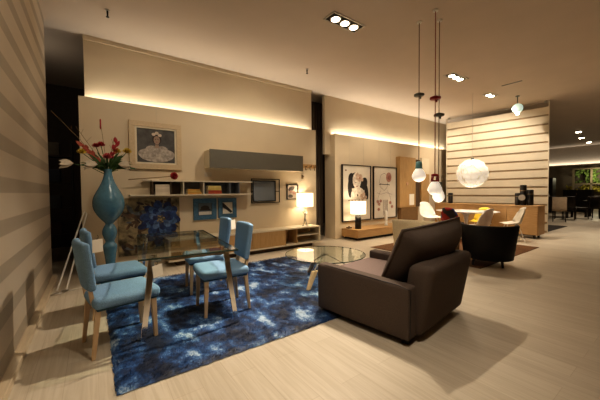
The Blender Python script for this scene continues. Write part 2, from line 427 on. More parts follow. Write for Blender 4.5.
# ------------------------------------------------------------------ dining chairs (face +X locally)
def make_chair(label):
    t = thing('dining_chair', label, 'chair', (0, 0, 0), 0, 'blue upholstered dining chairs')
    s = MB(); s.rbox(-.205, .285, -.235, .235, .385, .475, .032, 4, .012)
    s.build('seat', BLUEF, t, True)
    MB().rbox(-.19, .27, -.22, .22, .37, .40, .012, 2).build('seat_rim', BLUED, t, True)
    M = Matrix.Translation((-.215, 0, .53)) @ Matrix.Rotation(R(-8), 4, 'Y')
    b = MB()
    b.rbox(-.028, .028, -.215, .215, 0, .39, .022, 4, .008, M)
    for v in b.bm.verts:
        k = (v.co.z-.53)/.40; v.co.y *= .84+.16*k; v.co.x += -.025*(v.co.y/.215)**2*-1
    b.build('backrest', BLUEF, t, True)
    for s_ in (-1, 1):
        MB().taper((-.195, s_*.14, .40), (-.225, s_*.14, .60), (.014, .02), (.012, .02)).build('back_post', BEECH, t)
        MB().taper((-.215, s_*.195, 0), (-.175, s_*.19, .385), (.013, .013), (.02, .02)).build('leg', BEECH, t, bevel=.003)
        MB().taper((.25, s_*.19, 0), (.235, s_*.185, .385), (.014, .014), (.022, .022)).build('leg', BEECH, t, bevel=.003)
    return t
cA = make_chair('teal blue upholstered chair on the left, nearest the viewer, rear legs on bare floor')
cA.location = (.15, 2.98, 0); cA.rotation_euler = (0, 0, R(10))
# this chair's back feet stand on the floor beside the rug, so it stays at floor level
cB = dup(cA, (.17, 3.83, 0), R(6), 'teal blue chair on the left half hidden behind the nearest left one')
cC = dup(cA, (1.16, 3.08, RT), R(176), 'blue chair on the right of the glass table, brightly lit seat, nearer one')
cD = dup(cA, (1.23, 3.84, RT), R(174), 'blue chair on the right of the glass table, farther from the viewer, behind its twin')
def price_tag(name, label, p, rz, w=.085, h=.075, tilt=0):
    o = thing(name, label, 'price tag', p, rz, 'blank cream price tags on the dining set')
    MB().box(-.0015, .0015, -w/2, w/2, -h, 0).build('card', PAPER, o)
    MB().tube([(0, 0, -.01), (0, .006, .02), (0, .0, .035)], .0015, 5).lathe([(.004, -.013), (.004, -.012)], 8, M=Matrix.Rotation(PI/2, 4, 'Y')).build('string', BLACKM, o)
    o.rotation_euler = (tilt, 0, rz)
    return o
price_tag('price_tag', 'cream price tag hanging from the backrest corner of the nearest left blue chair', (.02, 2.72, .945), R(-65), .075, .10, 0)
price_tag('price_tag', 'cream price tag hanging from the near edge of the glass table beside its left leg', (.42, 2.64, .70), R(-70), .085, .10, .1)
price_tag('price_tag', 'cream price tag on the backrest of the farther right blue chair', (1.47, 3.55, .94), R(-55), .10, .12, 0)

# ------------------------------------------------------------------ giant vase and flowers
vz = [(.0, 0), (.15, 0), (.155, .02), (.12, .06), (.075, .14), (.07, .22), (.085, .38), (.108, .52), (.112, .56), (.085, .60), (.072, .63), (.095, .68), (.115, .74), (.112, .80), (.085, .855), (.065, .885), (.075, .91),
      (.13, .96), (.19, 1.03), (.235, 1.11), (.25, 1.19), (.24, 1.27), (.20, 1.35), (.15, 1.43), (.105, 1.51), (.075, 1.59), (.062, 1.66), (.070, 1.70), (.058, 1.70), (.052, 1.66), (.06, 1.60), (.0, 1.55)]
def smooth_prof(p, n=3):
    out = []
    for i in range(len(p)-1):
        p0 = p[max(i-1, 0)]; p1 = p[i]; p2 = p[i+1]; p3 = p[min(i+2, len(p)-1)]
        for k in range(n):
            t_ = k/n
            out.append(tuple(.5*((2*p1[j])+(-p0[j]+p2[j])*t_+(2*p0[j]-5*p1[j]+4*p2[j]-p3[j])*t_*t_+(-p0[j]+3*p1[j]-3*p2[j]+p3[j])*t_**3) for j in (0, 1)))
    out.append(p[-1]); return [(max(.0005, a), b) for a, b in out]
VX, VY = .185, 5.0
vo = MB().lathe([(r*.79, z*.965) for r, z in smooth_prof(vz)], 40).build('floor_vase', VASEM, None, True, loc=(VX, VY, 0))
tag(vo, 'very tall glazed blue floor vase with stacked bulbs standing before the beige wall', 'vase')
# stems: local image-plane style spread, u along the picture's right, w toward the viewer
def stem(name, label, cat, tip, group, start=None):
    t = thing(name, label, cat, (VX, VY, 1.55), 0, group)
    tip = Vector(tip); s0 = Vector(start or (0, 0, 0)); mid = s0.lerp(tip, .5)+Vector((0, 0, .10*tip.xy.length))
    pts = [s0.lerp(mid, k/3) for k in range(3)]+[mid.lerp(tip, k/3) for k in range(4)]
    return t, tip, pts
def st(t, pts, r=.005, m=None): MB().tube(pts, r, 6).build('stem', m or GREENM, t, True)
def bloom(t, c, r, m, n=9, name='blossom', up=(0, -.6, .8)):
    b = MB(); c = Vector(c); up = Vector(up).normalized(); a = up.orthogonal().normalized(); bb = up.cross(a)
    for ring, (rr, k) in enumerate(((1., .25), (.7, .6), (.4, .9))):
        for i in range(n-2*ring):
            an = 2*PI*(i+.5*ring)/(n-2*ring); d = a*math.cos(an)+bb*math.sin(an)
            b.leaf(c, c+(d*rr+up*k).normalized()*r, r*.38, up)
    b.ball(c+up*r*.25, r*.3, 1); b.build(name, m, t, True)
def G(px, py, dy=0.):   # picture-measured tip position -> metres from the vase neck, on the vase's own depth
    return ((px-112)*.0105+dy*.05, dy, (171-py)*.0145+.05)
fl = [('rose', 'dark red rose standing highest left of centre in the blue vase', REDP, (99, 146), .05, 0),
      ('rose', 'dark red rose at the centre top of the vase bouquet', REDP, (105, 145), .055, -.05),
      ('rose', 'pinkish red rose low at the front right of the bouquet', mat('pink_petal', (.50, .08, .09), .6), (112, 157), .065, -.14),
      ('chrysanthemum', 'pale yellow flower on the left edge of the bouquet', YELP, (84, 153), .06, -.03),
      ('chrysanthemum', 'yellow flower right of the bouquet, inner one of a pair', YELP, (123, 150), .06, .02),
      ('chrysanthemum', 'bright yellow flower on the right edge of the bouquet over the picture frame', YELP, (135, 150), .065, -.05)]
for nm, lb, m_, (px, py), r, dy in fl:
    t, tip, pts = stem(nm, lb, 'flower', G(px, py, dy), None); st(t, pts); bloom(t, tip, r, m_)
for lb, (px, py), m_ in (('long orange red heliconia bract leaning far left of the bouquet', (85, 146), ORNG), ('dark red heliconia spike leaning right of the bouquet', (123, 140), REDP), ('broad orange red heliconia bract left of the roses', (92, 151), ORNG)):
    t, tip, pts = stem('heliconia', lb, 'flower', G(px, py), None); st(t, pts, .007)
    b = MB(); d = (tip-pts[-3]).normalized()
    for i in range(5):
        q = tip-d*.055*i; sgn = 1 if i % 2 else -1
        b.leaf(q-d*.03, q+d*.06+Vector((sgn*.035, -.02, .01)), .026, (0, -1, .2)); b.ball(q-d*.01, .022, 1, (.8, .8, 1.3))
    b.build('bract', m_, t, True)
for lb, (px, py), sgn in (('cream lily drooping to the far left over the dark doorway', (72, 164), -1), ('large cream lily hanging in front of the vase neck', (97, 164), -1), ('cream lily opening to the right under the yellow flowers', (128, 163), 1)):
    t, tip, pts = stem('lily', lb, 'flower', G(px, py, -.10), None); st(t, pts)
    b = MB()
    for i in range(6):
        a = 2*PI*i/6
        b.leaf(tip-Vector((sgn*.04, 0, 0)), tip+Vector((sgn*.11, math.cos(a)*.05, math.sin(a)*.055-.02)), .032, (0, -1, .3), .01)
    b.build('petals', WHTP, t, True)
for lb, (px, py) in (('thin dry twig reaching up left above the doorway', (54, 116)), ('long slim dry twig curling left of the bouquet', (78, 128)), ('slender twig rising between the roses and the frame', (120, 136))):
    t, tip, pts = stem('dry_twig', lb, 'twig', G(px, py, .03), None)
    st(t, pts, .003, TWIG); b = MB()
    for k in range(2, 6): b.tube([pts[k], pts[k]+Vector((random.uniform(-.06, .06), 0, .07))], .0018, 5)
    b.build('side_shoots', TWIG, t)
t, tip, pts = stem('seed_spike', 'straight thin dark red seed spike rising highest from the bouquet', 'flower', G(105, 121), None); st(t, pts, .003, TWIG)
MB().lathe([(.001, .03), (.009, .02), (.009, -.10), (.002, -.12)], 8, (0, 0), Matrix.Translation(tip)).build('seed_head', REDP, t, True)
fo = MB()
for i in range(110):
    a = random.uniform(-PI, PI); l = random.uniform(.14, .34); e = random.uniform(.05, .95)
    b_ = Vector((math.cos(a)*l*(1-e*.5)*1.25, math.sin(a)*l*(1-e*.5)*.55, l*e*.9+.02))
    fo.leaf(Vector((0, 0, .02)).lerp(b_, .3), b_, random.uniform(.006, .017), (0, -1, .3), .02)
    fo.tube([(0, 0, -.02), tuple(Vector((0, 0, 0)).lerp(b_, .35))], .003, 5)
o = tag(fo.build('foliage', GREENM, None, True, loc=(VX, VY, 1.62)), 'dark green leaves filling the bouquet at the neck of the blue vase', 'foliage', kind='stuff')

# ------------------------------------------------------------------ media bench under the mirror
x0, x1, yb, yf, z0, z1 = 1.04, 4.42, 5.745, 5.35, .09, .48
t = thing('media_bench', 'long low cream and oak media bench along the beige wall', 'sideboard', (0, 0, 0))
c = MB(); c.box(x0, x1, yf, yb, z1-.03, z1).box(x0, x1, yf, yb, z0, z0+.03).box(x0, x0+.03, yf, yb, z0+.03, z1-.03).box(x1-.03, x1, yf, yb, z0+.03, z1-.03)
c.build('carcass', CREAM, t, bevel=.002)
MB().box(x0+.03, x1-.03, yb-.02, yb-.005, z0+.03, z1-.03).build('back_panel', OAK, t)
MB().box(3.42, 3.45, yf+.02, yb-.02, z0+.03, z1-.03).build('divider', OAKZ, t)
MB().box(3.74, 3.76, yf+.02, yb-.02, z0+.03, z1-.03).build('divider', OAKZ, t)
MB().box(3.76, x1-.03, yf+.03, yb-.02, .275, .295).build('shelf', CREAM, t)
for a, b in ((1.075, 1.85), (1.86, 2.63), (2.64, 3.42)):
    MB().box(a, b, yf+.004, yf+.022, z0+.033, z1-.033).build('door', OAKZ, t, bevel=.001)
MB().box(x0+.15, x1-.15, yf+.12, yb-.03, 0, z0).build('plinth', DBROWN, t)  # dark recessed block added for the shadow under the bench

# ------------------------------------------------------------------ lamps
def table_lamp_figure(loc):
    t = thing('table_lamp', 'lit table lamp with twisted silver figure base on the cream media bench', 'lamp', loc)
    b = MB()
    b.lathe([(.075, 0), (.075, .012), (.02, .02)], 20)
    b.tube([(-.05, 0, .015), (-.03, 0, .10), (0, 0, .20), (.005, 0, .28), (.0, 0, .34)], [.010, .013, .018, .022, .012], 10)
    b.tube([(.05, 0, .015), (.03, 0, .10), (0, 0, .20)], [.010, .013, .018], 10)
    b.tube([(0, 0, .29), (-.05, 0, .30), (-.065, 0, .37)], [.010, .008, .007], 8)
    b.tube([(0, 0, .29), (.05, 0, .27), (.05, 0, .34)], [.010, .008, .007], 8)
    b.ball((0, 0, .36), .022, 2)
    b.build('base', STEEL, t, True)
    MB().tube([(0, 0, .38), (0, 0, .50)], .006).build('stem', STEEL, t)
    MB().lathe([(.20, .46), (.20, .78), (.195, .78), (.195, .46)], 32, cap=False).build('shade', SHADE, t, True)
    point((loc[0], loc[1], loc[2]+.62), 11, .12)
table_lamp_figure((4.10, 5.53, .48))
def cyl_lamp(loc):
    t = thing('table_lamp', 'lit table lamp with black cylinder base on the honey oak low bench', 'lamp', loc)
    MB().lathe([(.085, 0), (.085, .385), (.07, .39)], 28).build('base', BLACK, t, True)
    MB().tube([(0, 0, .38), (0, 0, .50)], .008).build('stem', STEEL, t)
    MB().lathe([(.21, .40), (.21, .74), (.205, .74), (.205, .40)], 32, cap=False).build('shade', SHADE, t, True)
    point((loc[0], loc[1], loc[2]+.57), 12, .12)

# ------------------------------------------------------------------ wall pieces on the beige wall
# grey wall cabinet
t = thing('wall_cabinet', 'long taupe grey wall cabinet hung high on the beige wall', 'cabinet', (0, 0, 0))
cx0, cx1 = 1.80, 3.97
MB().box(cx0, cx1, 5.43, 5.75, 1.77, 2.11).build('carcass', CREAM, t, bevel=.002)
MB().box(cx0, cx1, 5.41, 5.43, 1.765, 2.115).build('door', GREY, t, bevel=.001)
tag(MB().box(1.80, 1.94, 5.745, 5.75, 1.61, 1.70).build('label_card', mat('pale_grey_card', (.62, .55, .45), .6)), 'small pale square card on the wall under the left end of the grey cabinet', 'card')
# open shelf
t = thing('wall_shelf', 'long open cream wall shelf with dark compartments above the flower painting', 'shelf', (0, 0, 0))
SY = 5.50
MB().box(.50, 2.72, SY, YW, 1.245, 1.268).build('lower_board', CREAM, t, bevel=.001)
MB().box(.83, 2.72, SY, YW, 1.495, 1.518).build('upper_board', CREAM, t, bevel=.001)
MB().box(.83, 1.36, YW-.014, YW, 1.268, 1.495).build('back_panel', DBROWN, t)
MB().box(1.36, 2.43, YW-.014, YW, 1.268, 1.495).build('back_panel', SLATE, t)
for x in (.83, 1.12, 1.335, 1.70, 2.22, 2.41):
    MB().box(x, x+.018, SY+.005, YW-.014, 1.268, 1.495).build('divider', CREAM if x in (1.335, 1.70) else SLATE if x > 1.2 else DBROWN, t)
def books(x, z, sizes, col, group, labels, y=5.53, d=.17):
    for i, (w, h) in enumerate(sizes):
        b = thing('book', labels[i], 'book', (x, y, z), random.uniform(-.02, .02), group)
        cm = mat('cover_%s_%d' % (group[:8], i), col[i % len(col)], .5)
        MB().box(0, w, 0, d, 0, .003).box(0, w, 0, d, h-.004, h-.0005).box(0, w, 0, .004, 0, h-.0005).build('cover', cm, b)
        MB().box(.004, w-.004, .004, d-.006, .003, h-.004).build('pages', PAPER, b)
        z += h
ordn = ['lowest', 'second', 'third', 'topmost', 'fifth']
books(.88, 1.268, [(.235, .045)]*4, [(.72, .62, .48), (.66, .56, .42)], 'cream books lying on the wall shelf', ['cream book, %s of the white stack at the left end of the wall shelf' % ordn[i] for i in range(4)])
books(1.42, 1.268, [(.25, .035), (.24, .03), (.22, .03)], [(.52, .28, .06), (.55, .36, .10)], 'amber books lying on the wall shelf', ['amber book, %s of the stack in the middle shelf compartment' % ('lowest', 'middle', 'topmost')[i] for i in range(3)])
books(1.80, 1.268, [(.27, .035), (.26, .035)], [(.42, .08, .03), (.38, .06, .03)], 'red books lying on the wall shelf', ['red book, %s of the two under the yellow books' % ('lower', 'upper')[i] for i in range(2)])
books(1.80, 1.338, [(.26, .045), (.25, .045)], [(.55, .42, .12), (.60, .46, .16)], 'yellow books lying on the wall shelf', ['yellow book, %s of the two lying on the red books' % ('lower', 'upper')[i] for i in range(2)])
# artificial flower on the shelf
t = thing('gerbera', 'long-stemmed dark red flower lying across the top of the wall shelf', 'flower', (0, 0, 0))
MB().tube([(.49, 5.62, 1.525), (.70, 5.61, 1.548), (.95, 5.60, 1.57), (1.18, 5.58, 1.60)], .007, 6).build('stem', TWIG, t, True)
bloom(t, (1.19, 5.57, 1.60), .075, REDP, 12, up=(.2, -1, .1)); MB().ball((1.19, 5.575, 1.60), .055, 2, (1, .7, 1)).build('flower_head', REDP, t, True)
tag(MB().box(.70, .96, 5.62, 5.72, 1.518, 1.535).build('paper_stack', PAPER), 'thin pale card lying under the red flower on the shelf', 'paper')

# pictures -------------------------------------------------------------
def ell(m, cx, cz, rx, rz, y, n=20, a0=0):
    m.poly([(cx+rx*math.cos(2*PI*i/n)*math.cos(a0)-rz*math.sin(2*PI*i/n)*math.sin(a0), y, cz+rx*math.cos(2*PI*i/n)*math.sin(a0)+rz*math.sin(2*PI*i/n)*math.cos(a0)) for i in range(n)])
def P(name, c, v=.15, s=30): return mat(name, c, .7, var=v, scale=s)
def frame(t, x0, x1, z0, z1, w, y, d, m, name='frame'):
    f_ = MB()
    f_.box(x0, x1, y, y+d, z1-w, z1).box(x0, x1, y, y+d, z0, z0+w).box(x0, x0+w, y, y+d, z0+w, z1-w).box(x1-w, x1, y, y+d, z0+w, z1-w)
    return f_.build(name, m, t, bevel=.003)
# bust portrait
t = thing('framed_picture', 'large pale wood framed picture of a bust in white ruffles on grey', 'picture', (0, 0, 0))
ax0, ax1, az0, az1 = .52, 1.37, 1.72, 2.55
frame(t, ax0, ax1, az0, az1, .09, 5.70, .05, FRAMEP)
frame(t, ax0+.09, ax1-.09, az0+.09, az1-.09, .03, 5.712, .03, mat('cream_mount', (.72, .64, .48), .6), 'mount')
m = MB(); m.use(P('grey_ground', (.10, .095, .09), .3, 9)).box(ax0+.12, ax1-.12, 5.73, 5.748, az0+.12, az1-.12)
cxx = (ax0+ax1)/2+.01
m.use(P('ruffle_white', (.42, .37, .32), .35, 24))
for k, (dx, dz, rx, rz) in enumerate(((0, .24, .28, .11), (-.15, .27, .15, .09), (.15, .27, .15, .09), (0, .33, .20, .08), (-.08, .36, .10, .06), (.08, .36, .10, .06))): ell(m, cxx+dx, az0+dz, rx, rz, 5.7295-k*.0004)
m.use(P('skin_tone', (.34, .24, .18))).poly([(cxx-.03, 5.727, az0+.38), (cxx+.03, 5.727, az0+.38), (cxx+.03, 5.727, az0+.50), (cxx-.03, 5.727, az0+.50)])
m.use(P('hair_dark', (.05, .035, .03))); ell(m, cxx, az0+.54, .075, .10, 5.7268)
m.use(P('skin_tone', (0, 0, 0))); ell(m, cxx, az0+.52, .052, .075, 5.7262)
m.use(P('flower_cream', (.60, .5, .4)))
for dx, dz in ((-.05, .62), (.0, .645), (.05, .61)): ell(m, cxx+dx, az0+dz, .032, .028, 5.7258)
m.use(P('lip_red', (.30, .07, .06))); ell(m, cxx, az0+.487, .013, .007, 5.7258, 10)
m.use(P('eye_dark', (.03, .02, .02)));  ell(m, cxx-.02, az0+.535, .010, .005, 5.7258, 8); ell(m, cxx+.02, az0+.535, .010, .005, 5.7258, 8)
m.build('print', None, t)
MB().tube([(cxx, 5.735, az1), (cxx, 5.735, 2.80)], .0015, 5).build('hanging_wire', STEEL, t)
# flower canvas
t = thing('flower_canvas', 'square canvas painted with one huge blue bloom on brown leaves, behind the vase', 'painting', (0, 0, 0))
fx0, fx1, fz0, fz1 = .33, 1.31, .22, 1.21
MB().box(fx0, fx1, 5.715, 5.745, fz0, fz1).build('canvas', P('ochre_ground', (.24, .19, .105), .85, 9), t)
m = MB(); rnd = random.Random(3); y = 5.714
for k in range(150):
    m.use(P(('leaf_brown', 'leaf_umber', 'leaf_grey')[k % 3], ((.10, .06, .035), (.045, .032, .03), (.11, .12, .12))[k % 3], .5, 14))
    cx = rnd.uniform(fx0+.08, fx1-.08); cz = rnd.uniform(fz0+.07, fz1-.06)
    if cx < fx0+.5 and .35 < cz < .75 and k % 3: continue
    a = rnd.uniform(0, PI); rx = rnd.uniform(.04, .10); rz = rx*.35
    rx = min(rx, cx-fx0, fx1-cx, cz-fz0, fz1-cz); ell(m, cx, cz, rx, min(rx, rz), y, 10, a); y -= .00003
fc = (.99, .83)
for ring, (n, rr, pr, cols) in enumerate(((11, .235, .10, ((.012, .025, .09), (.03, .06, .17))), (10, .185, .09, ((.02, .05, .15), (.06, .12, .25))), (9, .13, .075, ((.012, .03, .11), (.10, .17, .32))), (7, .085, .055, ((.02, .03, .09), (.05, .09, .2))))):
    for i in range(n):
        a = 2*PI*i/n+ring*.4+rnd.uniform(-.15, .15)
        m.use(P('petal_%d_%d' % (ring, i % 2), cols[i % 2], .5, 22))
        ell(m, fc[0]+math.cos(a)*rr, fc[1]+math.sin(a)*rr, pr*1.05, pr*.72, y, 14, a+rnd.uniform(-.3, .3)); y -= .00003
m.use(P('petal_0_0', (0, 0, 0))); ell(m, fc[0]-.30, fc[1]-.12, .075, .05, y, 14, .3); y -= .00003
for i in range(16):
    m.use(P('stamen_%d' % (i % 2), ((.35, .26, .10), (.10, .08, .05))[i % 2])); a = i*2.4; rr = .012*math.sqrt(i)*1.5
    ell(m, fc[0]+math.cos(a)*rr, fc[1]+math.sin(a)*rr, .017, .014, y, 8); y -= .00003
m.build('painted_bloom', None, t)
# two small blue frames
for (a, b, c_, d, lb, k) in ((1.57, 2.02, .76, 1.18, 'teal square frame with a dark hat shape print, left of the pair under the shelf', 0), (2.06, 2.45, .77, 1.18, 'teal square frame with a pale print crossed by a dark diagonal, right of the pair', 1)):
    t = thing('framed_print', lb, 'picture', (0, 0, 0), 0, 'pair of teal square framed prints')
    w = .085 if k == 0 else .075
    frame(t, a, b, c_, d, w, 5.715, .03, FRAMEB)
    frame(t, a+w, b-w, c_+w, d-w, .012, 5.71, .02, mat('dark_rim', (.05, .11, .16), .5), 'inner_rim')
    m = MB(); m.use(P('print_bg_%d' % k, ((.13, .16, .18), (.78, .72, .60))[k], .1)).box(a+w, b-w, 5.735, 5.745, c_+w, d-w)
    cx, cz = (a+b)/2, (c_+d)/2
    if k == 0:
        m.use(P('print_dark', (.035, .03, .025))); ell(m, cx, cz+.02, .085, .05, 5.7345)
        m.box(cx-.105, cx+.105, 5.7335, 5.7345, cz-.03, cz+.0); m.use(P('print_pale', (.66, .60, .52))).box(a+w+.01, b-w-.01, 5.7335, 5.7345, c_+w+.01, cz-.05)
    else:
        m.use(P('print_dark', (0, 0, 0))).poly([(a+w, 5.734, d-w-.05), (a+w+.03, 5.734, d-w-.02), (b-w-.01, 5.734, c_+w+.05), (b-w-.05, 5.734, c_+w+.02), (cx-.03, 5.734, cz-.03), (a+w, 5.734, cz+.02)])
    m.build('print', None, t)
# mirror with wide open frame
t = thing('framed_mirror', 'dark metal framed rectangular mirror on the wall between prints and lamp', 'mirror', (0, 0, 0))
frame(t, 2.79, 3.51, 1.05, 1.59, .018, 5.70, .02, BLACKM)
frame(t, 2.83, 3.41, 1.08, 1.55, .022, 5.71, .02, BLACKM, 'inner_frame')
MB().box(2.85, 3.39, 5.725, 5.735, 1.10, 1.53).build('mirror_glass', MIRR, t)
MB().box(2.79, 2.86, 5.72, 5.73, 1.30, 1.315).box(3.40, 3.50, 5.72, 5.73, 1.30, 1.315).build('bracket', BLACKM, t)
# small b/w picture
t = thing('small_picture', 'small dark-edged picture with pale blossom beside the silver lamp', 'picture', (0, 0, 0))
frame(t, 3.72, 4.05, 1.11, 1.47, .02, 5.72, .03, BLACKM)
m = MB(); m.use(P('pale_rose', (.55, .46, .38), .2, 12)).box(3.74, 4.03, 5.738, 5.748, 1.13, 1.45)
m.use(P('smoky', (.12, .10, .09)));  ell(m, 3.86, 1.37, .10, .05, 5.7375, 14, .4); ell(m, 3.83, 1.19, .07, .04, 5.7375, 12)
m.use(P('blush', (.50, .30, .25))); ell(m, 3.93, 1.27, .05, .045, 5.737, 12); ell(m, 3.84, 1.30, .04, .035, 5.737, 12)
m.build('print', None, t)
tag(MB().box(4.17, 4.21, 5.73, 5.75, 1.61, 1.70).lathe([(.018, 0), (.018, .02)], 12, M=Matrix.Translation((4.19, 5.72, 1.66)) @ Matrix.Rotation(PI/2, 4, 'X')).build('wall_thermostat', mat('dim_brass', (.25, .18, .10), .4, .5)), 'tiny dark wall fitting above the small picture', 'wall fitting')
# coat rail
t = thing('coat_rack', 'short oak coat rack with pegs on the wall right of the grey cabinet', 'coat rack', (0, 0, 0))
MB().box(4.06, 4.60, 5.72, 5.75, 1.88, 1.97).build('rail', OAK, t, bevel=.003)
for i in range(4):
    MB().tube([(4.13+i*.135, 5.72, 1.92), (4.13+i*.135, 5.655, 1.90), (4.13+i*.135, 5.65, 1.95)], .010, 8).tube([(4.13+i*.135, 5.725, 1.88), (4.13+i*.135, 5.69, 1.82)], .009, 8).build('peg', mat('dim_brass', (0, 0, 0)), t, True)

# leaning white stand by the corridor
t = thing('folding_stand', 'thin white folded metal stand leaning at the corridor corner behind the blue chairs', 'stand', (0, 0, 0))
MB().tube([(-.42, 4.98, .012), (-.13, 5.68, .98)], .011, 8).build('leg', WHITE, t)
MB().tube([(-.32, 4.96, .012), (-.09, 5.70, .98)], .011, 8).build('leg', WHITE, t)
MB().tube([(-.13, 5.68, .98), (-.11, 5.70, 1.01), (-.09, 5.70, .98)], .011, 8).build('top_bend', WHITE, t)
MB().tube([(-.32, 4.96, .012), (-.38, 4.90, .012), (-.50+.03, 4.80, .012), (-.46, 4.78, .012), (-.36, 4.84, .012), (-.30, 4.93, .012)], .009, 6).build('foot_loop', STEEL, t, True)
tag(MB().tube([(-.30, 4.9, .006), (-.15, 4.98, .006), (0, 5.15, .006), (.12, 5.2, .006)], .005, 6).build('power_cable', WHITE, None, True), 'thin pale cable on the floor running from the folded white stand to the vase', 'cable')

# ------------------------------------------------------------------ coffee table
t = thing('coffee_table', 'round clear glass coffee table on tapered legs before the brown armchair', 'coffee table', (2.66, 3.12, 0))
rr = .56
MB().lathe([(.001, .408), (rr, .408), (rr, .420), (.001, .420)], 64, cap=False).build('tabletop', GLASS, t)
MB().lathe([(rr, .408), (rr+.004, .410), (rr+.004, .418), (rr, .420)], 64, cap=False).build('tabletop_rim', GEDGE, t)
for a in (-158, -38, 82):
    d = Vector((math.cos(R(a)), math.sin(R(a)), 0)); hh = RT if a != -38 else 0
    l = MB()
    l.tube([d*.02+Vector((0, 0, .40)), d*.13+Vector((0, 0, .35)), d*.29+Vector((0, 0, .26)), d*.33+Vector((0, 0, .19))], [.008, .008, .009, .009], 8)
    lo = l.build('leg', STEEL, t, True)
    MB().taper(d*.47+Vector((0, 0, hh)), d*.30+Vector((0, 0, .24)), (.022, .022), (.040, .026)).build('leg_foot', BEECH, lo, bevel=.006)
MB().lathe([(.05, .398), (.05, .408)], 20).build('hub', STEEL, t)

# ------------------------------------------------------------------ brown armchair (seen from behind). local: x along back, y towards its front
t = thing('brown_armchair', 'big boxy dark brown fabric armchair seen from behind at the rug edge', 'armchair', (2.08, 1.37, 0), R(7.4))
W_, D_ = 1.12, 1.05
MB().rbox(.02, W_-.02, .04, D_-.04, .05, .30, .02, 3).build('base', BROWNF, t, True)
for x in (0, W_-.14):
    a = MB(); a.rbox(x, x+.14, .02, D_, .05, .525, .022, 3, .004)
    for v in a.bm.verts:
        if v.co.z > .3: v.co.z -= .03*(1-v.co.y/D_)
    a.build('arm', BROWNF, t, True)
b = MB(); b.rbox(.125, W_, -.02, .20, .05, .665, .055, 5, .008)
for v in b.bm.verts: v.co.y -= .11*max(0, (v.co.z-.05)/.61)
b.build('back_frame', BROWNF, t, True)
s = MB(); s.rbox(.145, W_-.145, .20, D_+.005, .27, .44, .04, 4, .02); s.build('seat_cushion', MAUVEF, t, True)
def pillow(x0, x1, h, th, M, n=22):
    b = MB(); w = x1-x0
    def pt(u, v, s_):
        k = (1-abs(u)**4)*(1-abs(v)**4); e = 1-.05*(1-abs(u)**2.0)*(abs(v) > .001)*abs(v)**3; e2 = 1-.04*(1-v*v)*abs(u)**3
        return M @ Vector(((x0+x1)/2+u*w/2*e2, s_*(.010+(th*.62 if s_ < 0 else th*.22)*k**.5), h/2+v*h/2*e))
    for s_ in (-1, 1):
        g = [[b.bm.verts.new(pt(2*i/n-1, 2*j/n-1, s_)) for i in range(n+1)] for j in range(n+1)]
        for j in range(n):
            for i in range(n): b._f([g[j][i], g[j][i+1], g[j+1][i+1], g[j+1][i]])
    bmesh.ops.remove_doubles(b.bm, verts=b.bm.verts, dist=.0005)
    rim = [pt(u, v, 0) for u, v in [(2*i/n-1, -1) for i in range(n)]+[(1, 2*i/n-1) for i in range(n)]+[(1-2*i/n, 1) for i in range(n)]+[(-1, 1-2*i/n) for i in range(n+1)]]
    return b, rim
M = Matrix.Translation((.165, .385, .445)) @ Matrix.Rotation(R(-7), 4, 'Z') @ Matrix.Rotation(R(-3), 4, 'Y') @ Matrix.Rotation(R(27), 4, 'X')
b, rim = pillow(.0, 1.0, .57, .30, M); b.build('back_cushion', BROWNF, t, True)
MB().tube(rim, .013, 8).build('piping', BROWNF, t, True)
p = MB().tube([(.005, .01, .08), (.005, .005, .48), (.012, .12, .50), (.012, .95, .522)], .004, 6).build('piping', BLACK, t, True)
for x, y in ((.08, .08), (W_-.08, .08), (.08, D_-.08), (W_-.08, D_-.08)):
    MB().taper((x, y, 0 if y < .5 else 0), (x, y, .06), (.025, .025), (.028, .028)).build('foot', BLACKM, t)

# ------------------------------------------------------------------ cream armchair & black tub chair
def shell(t, r0, r1, a0, a1, zb, zt, m, name, n=28, sx=1., sy=1., flare=0., ztf=None):
    b = MB(); prev = None; rows = []
    for i in range(n+1):
        a = R(a0+(a1-a0)*i/n); z_ = zt if ztf is None else ztf(i/n)
        row = []
        for (r, z) in ((r1, zb), (r1+flare*.5, (zb+z_)/2), (r1+flare, z_-.02), (r1+flare-.015, z_), (r0+flare+.015, z_), (r0+flare, z_-.02), (r0, zb)):
            row.append(b.bm.verts.new((r*math.cos(a)*sx, r*math.sin(a)*sy, z)))
        rows.append(row)
    for p_, q_ in zip(rows, rows[1:]):
        for k in range(7): b._f([p_[k], p_[(k+1) % 7], q_[(k+1) % 7], q_[k]])
    b._f(rows[0]); b._f(rows[-1][::-1])
    return b.build(name, m, t, True)
t = thing('tub_chair', 'black leather tub chair seen from behind beyond the brown armchair', 'armchair', (5.56, 2.17, 0), R(20))
shell(t, .31, .365, 75, 285, .13, .71, LEATH, 'back_shell', flare=.075)
MB().lathe([(.33, .13), (.345, .20), (.32, .26)], 36).build('base', LEATH, t, True)
MB().lathe([(.30, .26), (.31, .36), (.28, .42), (.001, .43)], 32, cap=False).build('seat_cushion', LEATH, t, True)
for a in (45, 135, 225, 315):
    MB().taper((.30*math.cos(R(a)), .30*math.sin(R(a)), .012), (.27*math.cos(R(a)), .27*math.sin(R(a)), .20), (.015, .015), (.024, .024)).build('leg', BLACKM, t)

